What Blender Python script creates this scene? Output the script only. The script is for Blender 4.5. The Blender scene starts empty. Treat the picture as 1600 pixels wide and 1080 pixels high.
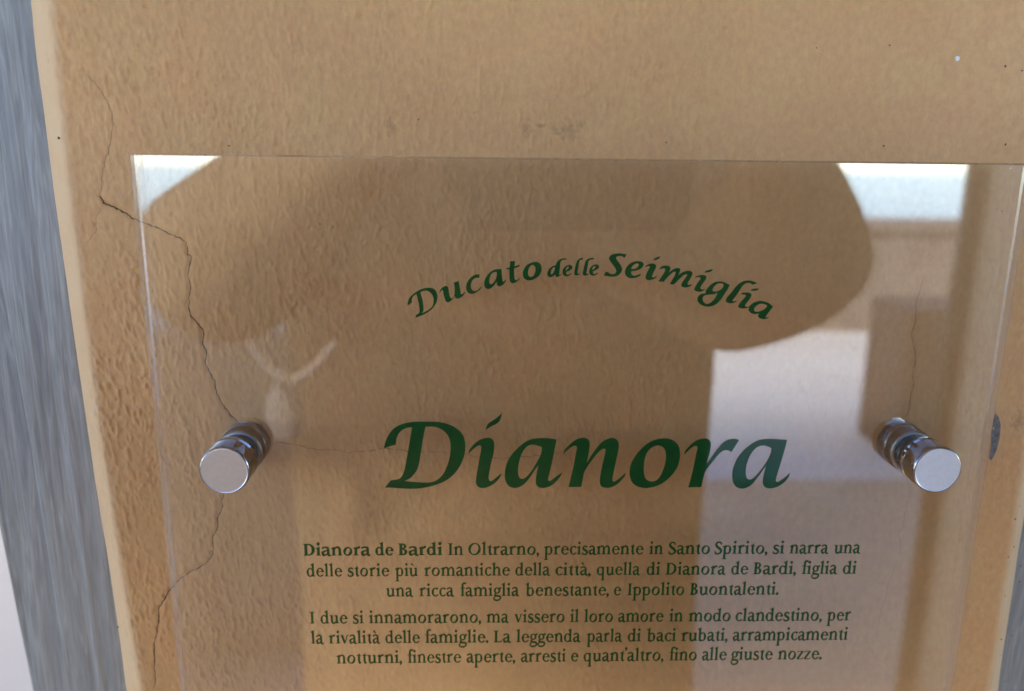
import bpy, bmesh, math, random
import numpy as np
from mathutils import Vector, Matrix, noise
from mathutils.geometry import tessellate_polygon

random.seed(7)
C = bpy.context.scene.collection
SC = bpy.context.scene
R = math.radians

# ------------------------------------------------------------------ camera
# world: X right along the wall, Z up, Y into the wall; the plaster face is y = 0
D = 0.293                       # metres from the lens to the plaster
F_PX, CX, CY = 1279.0, 800.0, 540.0
Xc = Vector((1, -.0046, -.0297)).normalized()
Yc = Vector((-.0283, .2334, -.972)); Yc = (Yc - Xc * Yc.dot(Xc)).normalized()
Zc = Xc.cross(Yc).normalized()
CAM = Vector((0, -D, 0))
ROT = Matrix((Xc, Yc, Zc))      # camera axes -> world: world = ROT @ cam
cam_d = bpy.data.cameras.new('camera'); cam = bpy.data.objects.new('camera', cam_d); C.objects.link(cam)
cam.matrix_world = Matrix.Translation(CAM) @ ROT.to_4x4()
cam_d.sensor_width = 36.0
cam_d.lens = F_PX / 1600 * 36.0
cam_d.clip_start = 0.005; cam_d.clip_end = 500
cam_d.dof.use_dof = True
cam_d.dof.focus_distance = 0.295
cam_d.dof.aperture_fstop = cam_d.lens / 4.3
SC.camera = cam

# ------------------------------------------------------------------ world, sun, exposure
SUN_EL, SUN_AZ = 52, -28        # degrees; the sun stands behind the building, a little to the left
W = bpy.data.worlds.new('World'); SC.world = W; W.use_nodes = True
nt = W.node_tree; bg = nt.nodes['Background']
sky = nt.nodes.new('ShaderNodeTexSky'); sky.sky_type = 'NISHITA'; sky.sun_disc = False
sky.sun_elevation = R(SUN_EL); sky.sun_rotation = R(SUN_AZ); sky.dust_density = 0.0; sky.air_density = 1.0; sky.ozone_density = 4.0; sky.altitude = 3000
nt.links.new(sky.outputs[0], bg.inputs[0]); bg.inputs[1].default_value = 0.15
sun_d = bpy.data.lights.new('sun', 'SUN'); sun_d.energy = 1.5; sun_d.angle = R(14); sun_d.color = (1, .95, .87)
sun = bpy.data.objects.new('sun', sun_d); C.objects.link(sun)
sdir = Vector((math.sin(R(SUN_AZ)) * math.cos(R(SUN_EL)), math.cos(R(SUN_AZ)) * math.cos(R(SUN_EL)), math.sin(R(SUN_EL))))
sun.rotation_euler = sdir.to_track_quat('Z', 'Y').to_euler(); sun.location = sdir * 20
SC.view_settings.view_transform = 'Standard'; SC.view_settings.look = 'None'
SC.view_settings.gamma = 1; SC.view_settings.exposure = 2.4
SC.cycles.max_bounces = 10; SC.cycles.diffuse_bounces = 5; SC.cycles.glossy_bounces = 5
SC.cycles.transparent_max_bounces = 16; SC.cycles.caustics_reflective = False; SC.cycles.caustics_refractive = False
SC.cycles.use_denoising = True

# ------------------------------------------------------------------ helpers
def ray(u, v):
    return ROT @ Vector(((u - CX) / F_PX, -(v - CY) / F_PX, -1))
def px(u, v, y=0.0):
    d = ray(u, v); t = (y - CAM.y) / d.y
    return CAM + d * t
FRONT, BACK = -.017, -.012      # acrylic faces
def rfl(u, v, y):
    """the place, y metres in front of the wall plane, that the acrylic front mirrors at u, v"""
    p = px(u, v, FRONT); d = ray(u, v); t = (y - FRONT) / -d.y
    return Vector((p.x + d.x * t, y, p.z + d.z * t))
def mesh_obj(name, verts, faces, mat=None, parent=None, smooth=False):
    me = bpy.data.meshes.new(name); me.from_pydata([tuple(v) for v in verts], [], faces); me.update()
    if smooth: me.polygons.foreach_set('use_smooth', [True] * len(me.polygons))
    o = bpy.data.objects.new(name, me); C.objects.link(o)
    if mat: me.materials.append(mat)
    if parent: o.parent = parent
    return o
def bm_obj(name, bm, mat=None, parent=None, smooth=False):
    me = bpy.data.meshes.new(name); bmesh.ops.recalc_face_normals(bm, faces=bm.faces); bm.to_mesh(me); bm.free()
    if smooth: me.polygons.foreach_set('use_smooth', [True] * len(me.polygons))
    o = bpy.data.objects.new(name, me); C.objects.link(o)
    if mat: me.materials.append(mat)
    if parent: o.parent = parent
    return o
def empty(name, loc=(0, 0, 0)):
    o = bpy.data.objects.new(name, None); o.location = loc; o.empty_display_size = .05; C.objects.link(o); return o
def tag(o, label=None, cat=None, group=None, kind=None):
    for k, v in (('label', label), ('category', cat), ('group', group), ('kind', kind)):
        if v: o[k] = v
    return o
def box_bm(x0, x1, y0, y1, z0, z1, bev=0.0, bm=None):
    b = bmesh.new()
    r = bmesh.ops.create_cube(b, size=1)
    for v in b.verts:
        v.co = Vector(((x0 + x1) / 2 + v.co.x * (x1 - x0), (y0 + y1) / 2 + v.co.y * (y1 - y0), (z0 + z1) / 2 + v.co.z * (z1 - z0)))
    if bev: bmesh.ops.bevel(b, geom=list(b.edges), offset=bev, segments=2, profile=.5, affect='EDGES')
    if bm is None: return b
    m = bpy.data.meshes.new('tmp'); b.to_mesh(m); b.free(); bm.from_mesh(m); bpy.data.meshes.remove(m); return bm
def lathe_bm(profile, n=64, bm=None):
    """profile (radius, distance from the wall) turned round the Y axis"""
    bm = bm or bmesh.new(); rings = []
    for r, h in profile:
        rings.append([bm.verts.new((r * math.cos(2 * math.pi * k / n), -h, r * math.sin(2 * math.pi * k / n))) for k in range(n)] if r > 1e-7 else [bm.verts.new((0, -h, 0))])
    for a, b in zip(rings, rings[1:]):
        for k in range(n):
            j = (k + 1) % n
            f = [a[k], a[j], b[j], b[k]] if len(a) > 1 and len(b) > 1 else ([a[0], b[j], b[k]] if len(a) == 1 else [a[k], a[j], b[0]])
            bm.faces.new(f)
    return bm

# ------------------------------------------------------------------ materials
def mat(name):
    m = bpy.data.materials.new(name); m.use_nodes = True
    return m, m.node_tree, m.node_tree.nodes['Principled BSDF']
def N(t, kind, **kw):
    n = t.nodes.new(kind)
    for k, v in kw.items(): setattr(n, k, v)
    return n
def coords(t, scale=(1, 1, 1), rot=(0, 0, 0)):
    tc = N(t, 'ShaderNodeTexCoord'); mp = N(t, 'ShaderNodeMapping')
    mp.inputs['Scale'].default_value = scale; mp.inputs['Rotation'].default_value = rot
    t.links.new(tc.outputs['Object'], mp.inputs[0]); return mp.outputs[0]
def noise_n(t, vec, scale, detail=3, rough=.5):
    n = N(t, 'ShaderNodeTexNoise'); n.inputs['Scale'].default_value = scale; n.inputs['Detail'].default_value = detail
    n.inputs['Roughness'].default_value = rough; t.links.new(vec, n.inputs['Vector']); return n.outputs['Fac']
def ramp(t, fac, stops):
    r = N(t, 'ShaderNodeValToRGB'); t.links.new(fac, r.inputs[0]); e = r.color_ramp.elements
    while len(e) < len(stops): e.new(.5)
    for el, (p, c) in zip(e, stops): el.position = p; el.color = (*c, 1)
    return r.outputs[0]
def mixc(t, fac, a, b, mode='MIX'):
    m = N(t, 'ShaderNodeMix', data_type='RGBA', blend_type=mode)
    for s, v in ((0, fac), (6, a), (7, b)):
        if hasattr(v, 'node'): t.links.new(v, m.inputs[s])
        else: m.inputs[s].default_value = v if s == 0 else (*v, 1)
    return m.outputs[2]
def bump(t, h, strength, dist, normal=None):
    b = N(t, 'ShaderNodeBump'); b.inputs['Strength'].default_value = strength; b.inputs['Distance'].default_value = dist
    t.links.new(h, b.inputs['Height'])
    if normal: t.links.new(normal, b.inputs['Normal'])
    return b.outputs[0]
def math_n(t, op, a, b=None):
    m = N(t, 'ShaderNodeMath', operation=op)
    for s, v in ((0, a), (1, b)):
        if v is None: continue
        if hasattr(v, 'node'): t.links.new(v, m.inputs[s])
        else: m.inputs[s].default_value = v
    return m.outputs[0]

def blob_mask(t, p, radius, sx=1, sz=1, ns=600, amp=.8):
    """soft irregular stain round a point of the wall"""
    tc = N(t, 'ShaderNodeTexCoord'); s = N(t, 'ShaderNodeVectorMath', operation='SUBTRACT'); s.inputs[1].default_value = tuple(p)
    t.links.new(tc.outputs['Object'], s.inputs[0])
    m = N(t, 'ShaderNodeVectorMath', operation='MULTIPLY'); m.inputs[1].default_value = (sx / radius, 0, sz / radius); t.links.new(s.outputs[0], m.inputs[0])
    l = N(t, 'ShaderNodeVectorMath', operation='LENGTH'); t.links.new(m.outputs[0], l.inputs[0])
    n = noise_n(t, tc.outputs['Object'], ns, 3, .6)
    a = math_n(t, 'ADD', l.outputs['Value'], math_n(t, 'MULTIPLY', math_n(t, 'SUBTRACT', n, .5), 4 * amp))
    r = N(t, 'ShaderNodeMapRange'); r.inputs['From Min'].default_value = 1.1; r.inputs['From Max'].default_value = .2
    t.links.new(a, r.inputs[0]); return r.outputs[0]

def make_plaster(name, base, detail=True):
    m, t, p = mat(name)
    v = coords(t)
    big = noise_n(t, v, 9, 3, .5); mid = noise_n(t, v, 45, 3, .55); fine = noise_n(t, v, 900, 2, .6)
    vs = coords(t, (1, 1, .7), (0, R(8), 0)); streak = noise_n(t, vs, 420, 4, .7)
    dark = tuple(c * .80 for c in base); lite = (min(1, base[0] * 1.10), min(1, base[1] * 1.13), min(1, base[2] * 1.24))
    c = ramp(t, big, [(.3, dark), (.5, base), (.72, lite)])
    c = mixc(t, .30, c, ramp(t, mid, [(.35, (base[0] * 1.0, base[1] * .90, base[2] * .86)), (.65, (base[0] * .97, base[1] * 1.06, base[2] * 1.02))]))
    c = mixc(t, .16, c, ramp(t, streak, [(.3, (.16, .09, .045)), (.7, (.95, .80, .55))]), 'OVERLAY')
    if detail:
        for (u, w, r, sx, sz, a) in ((610, 198, .0022, 1.2, .8, .45), (823, 200, .0028, 1.3, .8, .35), (845, 196, .0012, .5, 1.6, .5), (868, 204, .0022, 1.2, 1.2, .4), (888, 202, .0034, .9, .8, .42), (905, 195, .002, 1, 1, .3), (835, 797, .0014, .6, 1.5, .35), (1190, 625, .0035, .7, 1.2, .18), (232, 752, .0016, 1, 1, .5), (230, 735, .0012, 1, 1, .4), (1590, 660, .003, 1, .7, .4)):
            q = px(u, w)
            k = math_n(t, 'MULTIPLY', blob_mask(t, q, r, sx, sz), a * .7)
            c = mixc(t, k, c, (.10, .055, .022))
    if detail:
        at = N(t, 'ShaderNodeAttribute', attribute_name='corner_wear_light')  # cream worn corners, with the side light also put into their colour
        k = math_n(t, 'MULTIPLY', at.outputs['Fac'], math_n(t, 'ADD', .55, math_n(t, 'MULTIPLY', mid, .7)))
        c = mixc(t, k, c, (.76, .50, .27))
    t.links.new(c, p.inputs['Base Color'])
    p.inputs['Roughness'].default_value = .62; p.inputs['Specular IOR Level'].default_value = .35
    nrm = bump(t, streak, .55, .00022); nrm = bump(t, fine, .4, .00006, nrm)
    t.links.new(nrm, p.inputs['Normal'])
    return m
PLASTER_BASE = (.615, .322, .128)
M_plaster = make_plaster('ochre_plaster', PLASTER_BASE)
M_plaster_far = make_plaster('ochre_plaster_plain', (.50, .36, .20), False)

def make_crack(name, c):
    m, t, p = mat(name); n = noise_n(t, coords(t), 500, 2)
    t.links.new(ramp(t, n, [(.3, tuple(k * .6 for k in c)), (.7, c)]), p.inputs['Base Color']); p.inputs['Roughness'].default_value = .9; return m
M_crack = make_crack('crack_dark', (.055, .028, .012))
M_hair = make_crack('crack_fine', (.20, .105, .045))

def make_acrylic(name, f0):
    m, t, p = mat(name); t.nodes.remove(p); out = t.nodes['Material Output']
    geo = N(t, 'ShaderNodeNewGeometry')
    tr = N(t, 'ShaderNodeBsdfTransparent'); tr.inputs[0].default_value = (.985, .985, .975, 1)
    gl = N(t, 'ShaderNodeBsdfGlossy'); gl.inputs['Roughness'].default_value = .0; gl.inputs[0].default_value = (1, 1, 1, 1)
    # Fresnel by hand so that it is the same from both sides (Schlick)
    dp = N(t, 'ShaderNodeVectorMath', operation='DOT_PRODUCT')
    t.links.new(geo.outputs['Normal'], dp.inputs[0]); t.links.new(geo.outputs['Incoming'], dp.inputs[1])
    ab = math_n(t, 'ABSOLUTE', dp.outputs['Value'])
    s = math_n(t, 'ADD', math_n(t, 'MULTIPLY', math_n(t, 'POWER', math_n(t, 'SUBTRACT', 1.0, ab), 5.0), 1 - f0), f0)
    mx = N(t, 'ShaderNodeMixShader'); t.links.new(s, mx.inputs[0]); t.links.new(tr.outputs[0], mx.inputs[1]); t.links.new(gl.outputs[0], mx.inputs[2])
    t.links.new(mx.outputs[0], out.inputs[0]); return m
M_acr = make_acrylic('clear_acrylic', .034); M_acr_back = make_acrylic('clear_acrylic_back', .175)
def make_edge(name, frac, rough, col):
    m, t, p = mat(name); t.nodes.remove(p); out = t.nodes['Material Output']
    tr = N(t, 'ShaderNodeBsdfTransparent'); tr.inputs[0].default_value = (.93, .93, .93, 1)
    tl = N(t, 'ShaderNodeBsdfTranslucent'); tl.inputs[0].default_value = (*col, 1)
    gl = N(t, 'ShaderNodeBsdfGlossy'); gl.inputs['Roughness'].default_value = rough
    a = N(t, 'ShaderNodeMixShader'); a.inputs[0].default_value = .5; t.links.new(tl.outputs[0], a.inputs[1]); t.links.new(gl.outputs[0], a.inputs[2])
    b = N(t, 'ShaderNodeMixShader')
    n = noise_n(t, coords(t, (1, 1, .2)), 120, 2)
    t.links.new(math_n(t, 'MULTIPLY', n, frac * 2), b.inputs[0]); t.links.new(tr.outputs[0], b.inputs[1]); t.links.new(a.outputs[0], b.inputs[2])
    t.links.new(b.outputs[0], out.inputs[0]); return m
M_edge = make_edge('acrylic_edge', .16, .25, (.9, .9, .9))
M_arris = make_edge('acrylic_arris', .42, .15, (1, .97, .93))

def simple(name, col, rough=.5, metal=0, spec=.5, ns=60, var=.15, bs=0, bd=.001):
    m, t, p = mat(name); v = coords(t); n = noise_n(t, v, ns, 3)
    t.links.new(ramp(t, n, [(.3, tuple(max(0, k * (1 - var)) for k in col)), (.7, tuple(min(1, k * (1 + var)) for k in col))]), p.inputs['Base Color'])
    p.inputs['Roughness'].default_value = rough; p.inputs['Metallic'].default_value = metal; p.inputs['Specular IOR Level'].default_value = spec
    if bs: t.links.new(bump(t, n, bs, bd), p.inputs['Normal'])
    return m
M_print = simple('green_print', (.0, .062, .009), .7, spec=.1, ns=300, var=.2)
M_chrome = simple('chrome', (.36, .345, .34), .10, 1, ns=400, var=.05)
M_brushed = simple('satin_steel_face', (.80, .80, .86), .30, 1, ns=900, var=.04)
M_barrel = simple('dull_barrel_metal', (.36, .325, .29), .42, 1, ns=400, var=.05)
M_smoke = simple('dark_gasket', (.05, .06, .06), .25)

# ------------------------------------------------------------------ the plaster pier
Lout = [(49, 0), (62, 112), (75, 210), (90, 337), (101, 405), (116, 526), (135, 652), (154, 778), (179, 935), (198, 1080)]
Linn = [(80, 0), (90, 94), (109, 225), (124, 375), (130, 526), (156, 715), (184, 800), (193, 878), (205, 955), (216, 1062)]
Rinn = [(1600, 724), (1544, 1080)]
Rout = [(1600, 815), (1559, 1080)]
def line_x(pts, y, smooth=True):
    P = [px(u, v, y) for u, v in pts]; z = np.array([p.z for p in P]); x = np.array([p.x for p in P])
    deg = 2 if len(pts) > 2 else 1
    return np.poly1d(np.polyfit(z, x, deg))
CH = .008                        # how far back the rounded corner runs
fLi, fLo, fRi, fRo = line_x(Linn, 0), line_x(Lout, CH), line_x(Rinn, 0), line_x(Rout, CH)
ZT, ZB = .105, -.285
STEP = .00038
nz = int((ZT - ZB) / STEP)
zs = np.linspace(ZB, ZT, nz)
# relief: trowelled plaster with short drips, made by filtering noise
rng = np.random.default_rng(5)
XA, XB = -.23, .26
gw = int((XB - XA) / STEP); gh = nz
def field(lx, lz, ang=0, seed=0, power=1):
    r = np.random.default_rng(seed).standard_normal((gh, gw))
    fz = np.fft.fftfreq(gh, STEP)[:, None]; fx = np.fft.fftfreq(gw, STEP)[None, :]
    c, s = math.cos(ang), math.sin(ang)
    u = fx * c + fz * s; w = -fx * s + fz * c
    k = np.exp(-((u * lx) ** 2 + (w * lz) ** 2) * 8)
    out = np.fft.ifft2(np.fft.fft2(r) * k).real
    return out / out.std()
a = R(6)
drip = field(.00056, .0014, a, 1); drip2 = field(.0005, .0008, -a * .5, 2)
drip3 = field(.0011, .0024, a, 12)
lump = field(.0045, .008, a, 3); wave = field(.030, .040, 0, 4)
mod = np.clip(field(.012, .014, 0, 6), -1.8, 2)
xs_g = np.linspace(XA, XB, gw)[None, :]
fade = np.clip(1.0 - (xs_g - .045) / .12, .28, .92)     # the right half was smoothed with a float
H = (np.maximum(drip, -.3) * .00016 + np.clip(drip2, .4, 3) * .00009 + drip3 * .00006) * fade * (1 + .30 * mod) + lump * .00011 * (.5 + .5 * fade) + wave * .00035
# pits
for _ in range(170):
    i, j = rng.integers(10, gh - 10), rng.integers(10, gw - 10); s = rng.uniform(.7, 1.8)
    yy, xx = np.mgrid[-6:7, -6:7]
    H[i - 6:i + 7, j - 6:j + 7] -= np.exp(-(xx ** 2 + yy ** 2) / (2 * s * s)) * rng.uniform(.0002, .0006)
for _ in range(120):
    i, j = rng.integers(12, gh - 12), rng.integers(12, gw - 12); s = rng.uniform(1.2, 3)
    yy, xx = np.mgrid[-10:11, -10:11]
    H[i - 10:i + 11, j - 10:j + 11] += np.exp(-(xx ** 2 + (yy * .6) ** 2) / (2 * s * s)) * rng.uniform(.0001, .00035)

CR = [  # (points in the photograph, width in metres, hairline?)
    ([(135, 116), (148, 128), (161, 146), (169, 162), (176, 180), (177, 200), (174, 217), (170, 236), (165, 251), (161, 270), (160, 290), (156, 306)], .00014, True),
    ([(156, 306), (160, 313), (165, 319), (172, 321), (180, 324), (188, 328), (195, 332), (204, 339), (219, 347), (232, 351), (244, 355), (256, 361), (266, 366), (278, 371), (289, 378)], .00040, False),
    ([(289, 378), (292, 388), (292, 397), (299, 403), (297, 413), (294, 430), (298, 447), (296, 463), (295, 480), (299, 494), (309, 505), (317, 514), (318, 526), (317, 538), (323, 549), (321, 564), (326, 577), (337, 595), (339, 610), (346, 627), (355, 640), (364, 652), (372, 663)], .00040, False),
    ([(352, 762), (347, 780), (346, 795), (339, 811), (340, 824), (331, 841), (333, 856), (331, 868), (321, 882), (309, 889), (296, 894), (286, 902), (277, 909), (266, 920), (261, 929), (253, 943), (247, 954), (248, 968), (246, 979), (243, 996), (240, 1017), (241, 1040), (243, 1061), (242, 1075)], .00034, False),
    ([(165, 321), (157, 328), (152, 337), (150, 350), (151, 360), (144, 369), (136, 380)], .00010, True),
    ([(428, 691), (447, 692), (470, 695), (485, 700), (500, 702), (522, 702), (545, 708), (571, 704), (600, 700), (625, 702), (650, 707), (680, 706), (700, 708), (725, 709), (740, 714), (768, 715), (790, 717), (812, 713), (830, 715), (860, 708), (890, 710)], .00022, True),
    ([(1443, 430), (1438, 452), (1430, 478), (1431, 500), (1423, 520), (1428, 542), (1431, 560), (1426, 580), (1428, 600), (1423, 618), (1420, 640), (1412, 655)], .00017, True),
    ([(1412, 740), (1418, 751), (1424, 771), (1417, 785), (1415, 800), (1413, 822), (1404, 835), (1408, 850), (1407, 862), (1402, 880), (1396, 897), (1389, 911), (1387, 925), (1384, 938), (1377, 957), (1375, 978)], .00010, True),
    ([(1400, 651), (1391, 655), (1403, 660), (1410, 668)], .00009, True),
]
def densify(pts, jit, n=4, seed=0):
    rr = random.Random(seed); out = []
    for a_, b_ in zip(pts, pts[1:]):
        for k in range(n):
            f = k / n; q = a_.lerp(b_, f)
            if k: q = q + Vector((rr.uniform(-jit, jit), 0, rr.uniform(-jit, jit)))
            out.append(q)
    out.append(pts[-1]); return out
cracks = []
for i, (pp, w, hair) in enumerate(CR):
    P = densify([px(u, v) for u, v in pp], .00034, 4, i); cracks.append((P, w, hair))
    amp = .00005 if hair else .00028; sg = 1.5 if hair else 1.9
    for a_, b_ in zip(P, P[1:]):                            # a slight groove with the plaster lifted beside it
        for f in (0, .33, .66):
            q = a_.lerp(b_, f); jj = (q.x - XA) / STEP; ii = (q.z - ZB) / STEP
            if not (12 < ii < gh - 12 and 12 < jj < gw - 12): continue
            i0, j0 = int(ii), int(jj); yy, xx = np.mgrid[i0 - 4:i0 + 5, j0 - 4:j0 + 5]
            g = -np.exp(-((xx - jj) ** 2 + (yy - ii) ** 2) / (2 * sg)) * amp * .33
            H[i0 - 4:i0 + 5, j0 - 4:j0 + 5] += g
def Hs(x, z):
    j = np.clip((np.asarray(x) - XA) / STEP, 0, gw - 1.001); i = np.clip((np.asarray(z) - ZB) / (ZT - ZB) * (gh - 1), 0, gh - 1.001)
    i0 = i.astype(int); j0 = j.astype(int); fi = i - i0; fj = j - j0
    return (H[i0, j0] * (1 - fi) + H[i0 + 1, j0] * fi) * (1 - fj) + (H[i0, j0 + 1] * (1 - fi) + H[i0 + 1, j0 + 1] * fi) * fj

pier = empty('plaster_pier', (0, 0, -1.4))
tag(pier, 'ochre plastered wall pier with long jagged cracks behind the clear plaque', 'wall')
def rel(o, par=pier):            # parent without moving
    o.parent = par; o.matrix_parent_inverse = Matrix.Translation(par.location).inverted(); return o
edge_w = field(.004, .02, 0, 9)[:, 0] * .00022
def pier_front():
    lo, li, ri, ro = fLo(zs) + edge_w, fLi(zs), fRi(zs), fRo(zs) + edge_w[::-1]
    cols_x, cols_y, cols_k = [], [], []
    nf = int(.37 / STEP)
    # profile: return face, rounded corner, face, rounded corner, return face
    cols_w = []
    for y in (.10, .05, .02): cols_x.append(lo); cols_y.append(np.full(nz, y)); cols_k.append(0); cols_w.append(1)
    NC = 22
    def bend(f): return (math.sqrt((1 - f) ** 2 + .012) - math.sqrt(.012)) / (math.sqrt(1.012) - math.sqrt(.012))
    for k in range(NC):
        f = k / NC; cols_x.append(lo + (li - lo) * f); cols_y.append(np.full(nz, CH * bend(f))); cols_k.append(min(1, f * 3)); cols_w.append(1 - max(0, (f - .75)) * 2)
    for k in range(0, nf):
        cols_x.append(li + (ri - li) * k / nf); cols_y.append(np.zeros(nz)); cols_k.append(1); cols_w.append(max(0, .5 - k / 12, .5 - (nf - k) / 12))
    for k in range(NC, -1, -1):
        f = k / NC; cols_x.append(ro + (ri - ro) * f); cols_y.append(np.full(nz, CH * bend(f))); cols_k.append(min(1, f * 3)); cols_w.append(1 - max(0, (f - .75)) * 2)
    for y in (.02, .05, .10): cols_x.append(ro); cols_y.append(np.full(nz, y)); cols_k.append(0); cols_w.append(1)
    X = np.array(cols_x).T; Y = np.array(cols_y).T; K = np.array(cols_k)[None, :]; WE = np.array(cols_w)[None, :]
    Z = np.repeat(zs[:, None], X.shape[1], 1)
    h = Hs(X, Z)
    Y = Y - h * np.clip(.3 + K, 0, 1)
    n, m = X.shape
    V = np.stack([X, Y, Z], -1).reshape(-1, 3)
    idx = np.arange(n * m).reshape(n, m)
    Fq = np.stack([idx[:-1, :-1], idx[:-1, 1:], idx[1:, 1:], idx[1:, :-1]], -1).reshape(-1, 4)
    me = bpy.data.meshes.new('wall_face'); me.vertices.add(len(V)); me.vertices.foreach_set('co', V.ravel())
    me.loops.add(Fq.size); me.loops.foreach_set('vertex_index', Fq.ravel().astype(np.int32))
    me.polygons.add(len(Fq)); me.polygons.foreach_set('loop_start', np.arange(0, Fq.size, 4, dtype=np.int32))
    me.polygons.foreach_set('loop_total', np.full(len(Fq), 4, np.int32))
    me.update(calc_edges=True); me.validate(); me.polygons.foreach_set('use_smooth', np.ones(len(Fq), bool))
    me.materials.append(M_plaster)
    at = me.attributes.new('corner_wear_light', 'FLOAT', 'POINT'); at.data.foreach_set('value', np.repeat(WE, n, 0).astype(np.float32).ravel())
    o = bpy.data.objects.new('wall_face', me); C.objects.link(o); rel(o)
pier_front()
def pier_block(z0, z1, name):
    V, Fc = [], []; n = 8
    for z in np.linspace(z0, z1, n):
        zc = min(max(z, ZB), ZT); lo, li, ri, ro = fLo(zc), fLi(zc), fRi(zc), fRo(zc)
        V += [(lo, .10, z), (lo, CH, z), ((lo * .7 + li * .3), CH * .35, z), (li, 0, z), (ri, 0, z), (ro * .7 + ri * .3, CH * .35, z), (ro, CH, z), (ro, .10, z)]
    for k in range(n - 1):
        for j in range(8):
            a0 = k * 8 + j; b0 = k * 8 + (j + 1) % 8; Fc.append((a0, b0, b0 + 8, a0 + 8))
    o = mesh_obj(name, V, Fc, M_plaster); rel(o)
pier_block(-1.4, ZB, 'wall_base'); pier_block(ZT, 1.0, 'wall_top')

def ribbon(name, P, w, m, lift, seed):
    rr = random.Random(seed); V, Fc = [], []; n = len(P)
    for k, q in enumerate(P):
        d = (P[min(k + 1, n - 1)] - P[max(k - 1, 0)]).normalized(); nn = Vector((-d.z, 0, d.x))
        ww = w * rr.uniform(.45, 1.15) * min(1, .25 + k / 4, .25 + (n - 1 - k) / 4) * .5
        for s in (-1, 1):
            e = q + nn * ww * s; V.append((e.x, -float(Hs(e.x, e.z)) - lift, e.z))
        e = q; V.append((e.x, -float(Hs(e.x, e.z)) + w * .5 - lift, e.z))      # a shallow V section
    for k in range(n - 1):
        a0 = 3 * k; Fc += [(a0, a0 + 2, a0 + 5, a0 + 3), (a0 + 2, a0 + 1, a0 + 4, a0 + 5)]
    o = mesh_obj(name, V, Fc, m); rel(o); return o
for i, (P, w, hair) in enumerate(cracks):
    # the V dips under the surface, so lay its lips on the plaster and keep its floor just above it
    rr = random.Random(i); V, Fc = [], []; n = len(P)
    for k, q in enumerate(P):
        d = (P[min(k + 1, n - 1)] - P[max(k - 1, 0)]).normalized(); nn = Vector((-d.z, 0, d.x))
        ww = w * rr.uniform(.4, 1.25) * min(1, .25 + k / 4, .25 + (n - 1 - k) / 4) * .5
        for s in (-1, 1):
            e = q + nn * ww * s; V.append((e.x, -float(Hs(e.x, e.z)) - .0001, e.z))
    for k in range(n - 1): Fc.append((2 * k, 2 * k + 1, 2 * k + 3, 2 * k + 2))
    rel(mesh_obj('crack', V, Fc, M_hair if hair else M_crack))
# specks and a chipped patch
M_white = simple('white_fleck', (.8, .76, .66), .4); M_fleck = simple('dark_fleck', (.10, .055, .03), .8)
M_chip = simple('bare_grey_mortar', (.17, .145, .125), .85, ns=500, var=.35, bs=.6, bd=.0003)
def fleck(u, v, r, m, name='fleck', sx=1, sz=1):
    q = px(u, v); n = 9; y = -float(Hs(q.x, q.z)); rr = random.Random(int(u * 7 + v)); V = [(q.x, y - r * .25 - .0001, q.z)]
    for k in range(n):
        a_ = 2 * math.pi * k / n; s = rr.uniform(.75, 1.2); xx, zz = q.x + math.cos(a_) * r * sx * s, q.z + math.sin(a_) * r * sz * s
        V.append((xx, -float(Hs(xx, zz)) - .00004, zz))
    rel(mesh_obj(name, V, [(0, k + 1, (k + 1) % n + 1) for k in range(n)], m))
for (u, v, r, m) in ((1494, 92, .0008, M_white), (1577, 263, .0003, M_white), (1380, 228, .00035, M_fleck), (1569, 226, .0004, M_fleck), (1390, 71, .0003, M_fleck), (1041, 223, .0003, M_fleck), (93, 216, .0005, M_fleck), (1568, 104, .0004, M_fleck), (1594, 111, .0003, M_fleck), (358, 228, .0003, M_fleck), (500, 350, .0003, M_fleck), (1255, 415, .0002, M_fleck), (184, 980, .0004, M_fleck), (654, 187, .0003, M_fleck), (1276, 75, .00025, M_fleck), (1424, 253, .0002, M_fleck), (1565, 330, .0003, M_fleck)):
    fleck(u, v, r, m)
rr = random.Random(3)
for _ in range(26):
    u = rr.uniform(1562, 1598); v = rr.uniform(760, 1075)
    q = px(u, v, .004); lo_, hi_ = fRi(q.z), fRo(q.z)
    if lo_ < q.x < hi_: fleck(u, v, rr.uniform(.00015, .0004), M_fleck)
def patch(pts, m, name):
    P = [px(u, v) for u, v in pts]; c = sum(P, Vector()) / len(P)
    V = [(c.x, -float(Hs(c.x, c.z)) - .00012, c.z)] + [(p.x, -float(Hs(p.x, p.z)) - .0001, p.z) for p in P]
    n = len(P); rel(mesh_obj(name, V, [(0, k + 1, (k + 1) % n + 1) for k in range(n)], m))
patch([(1556, 646), (1561, 652), (1564, 665), (1562, 685), (1558, 702), (1554, 712), (1549, 720), (1546, 716), (1549, 695), (1550, 672), (1553, 655)], M_chip, 'chipped_patch')

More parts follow.
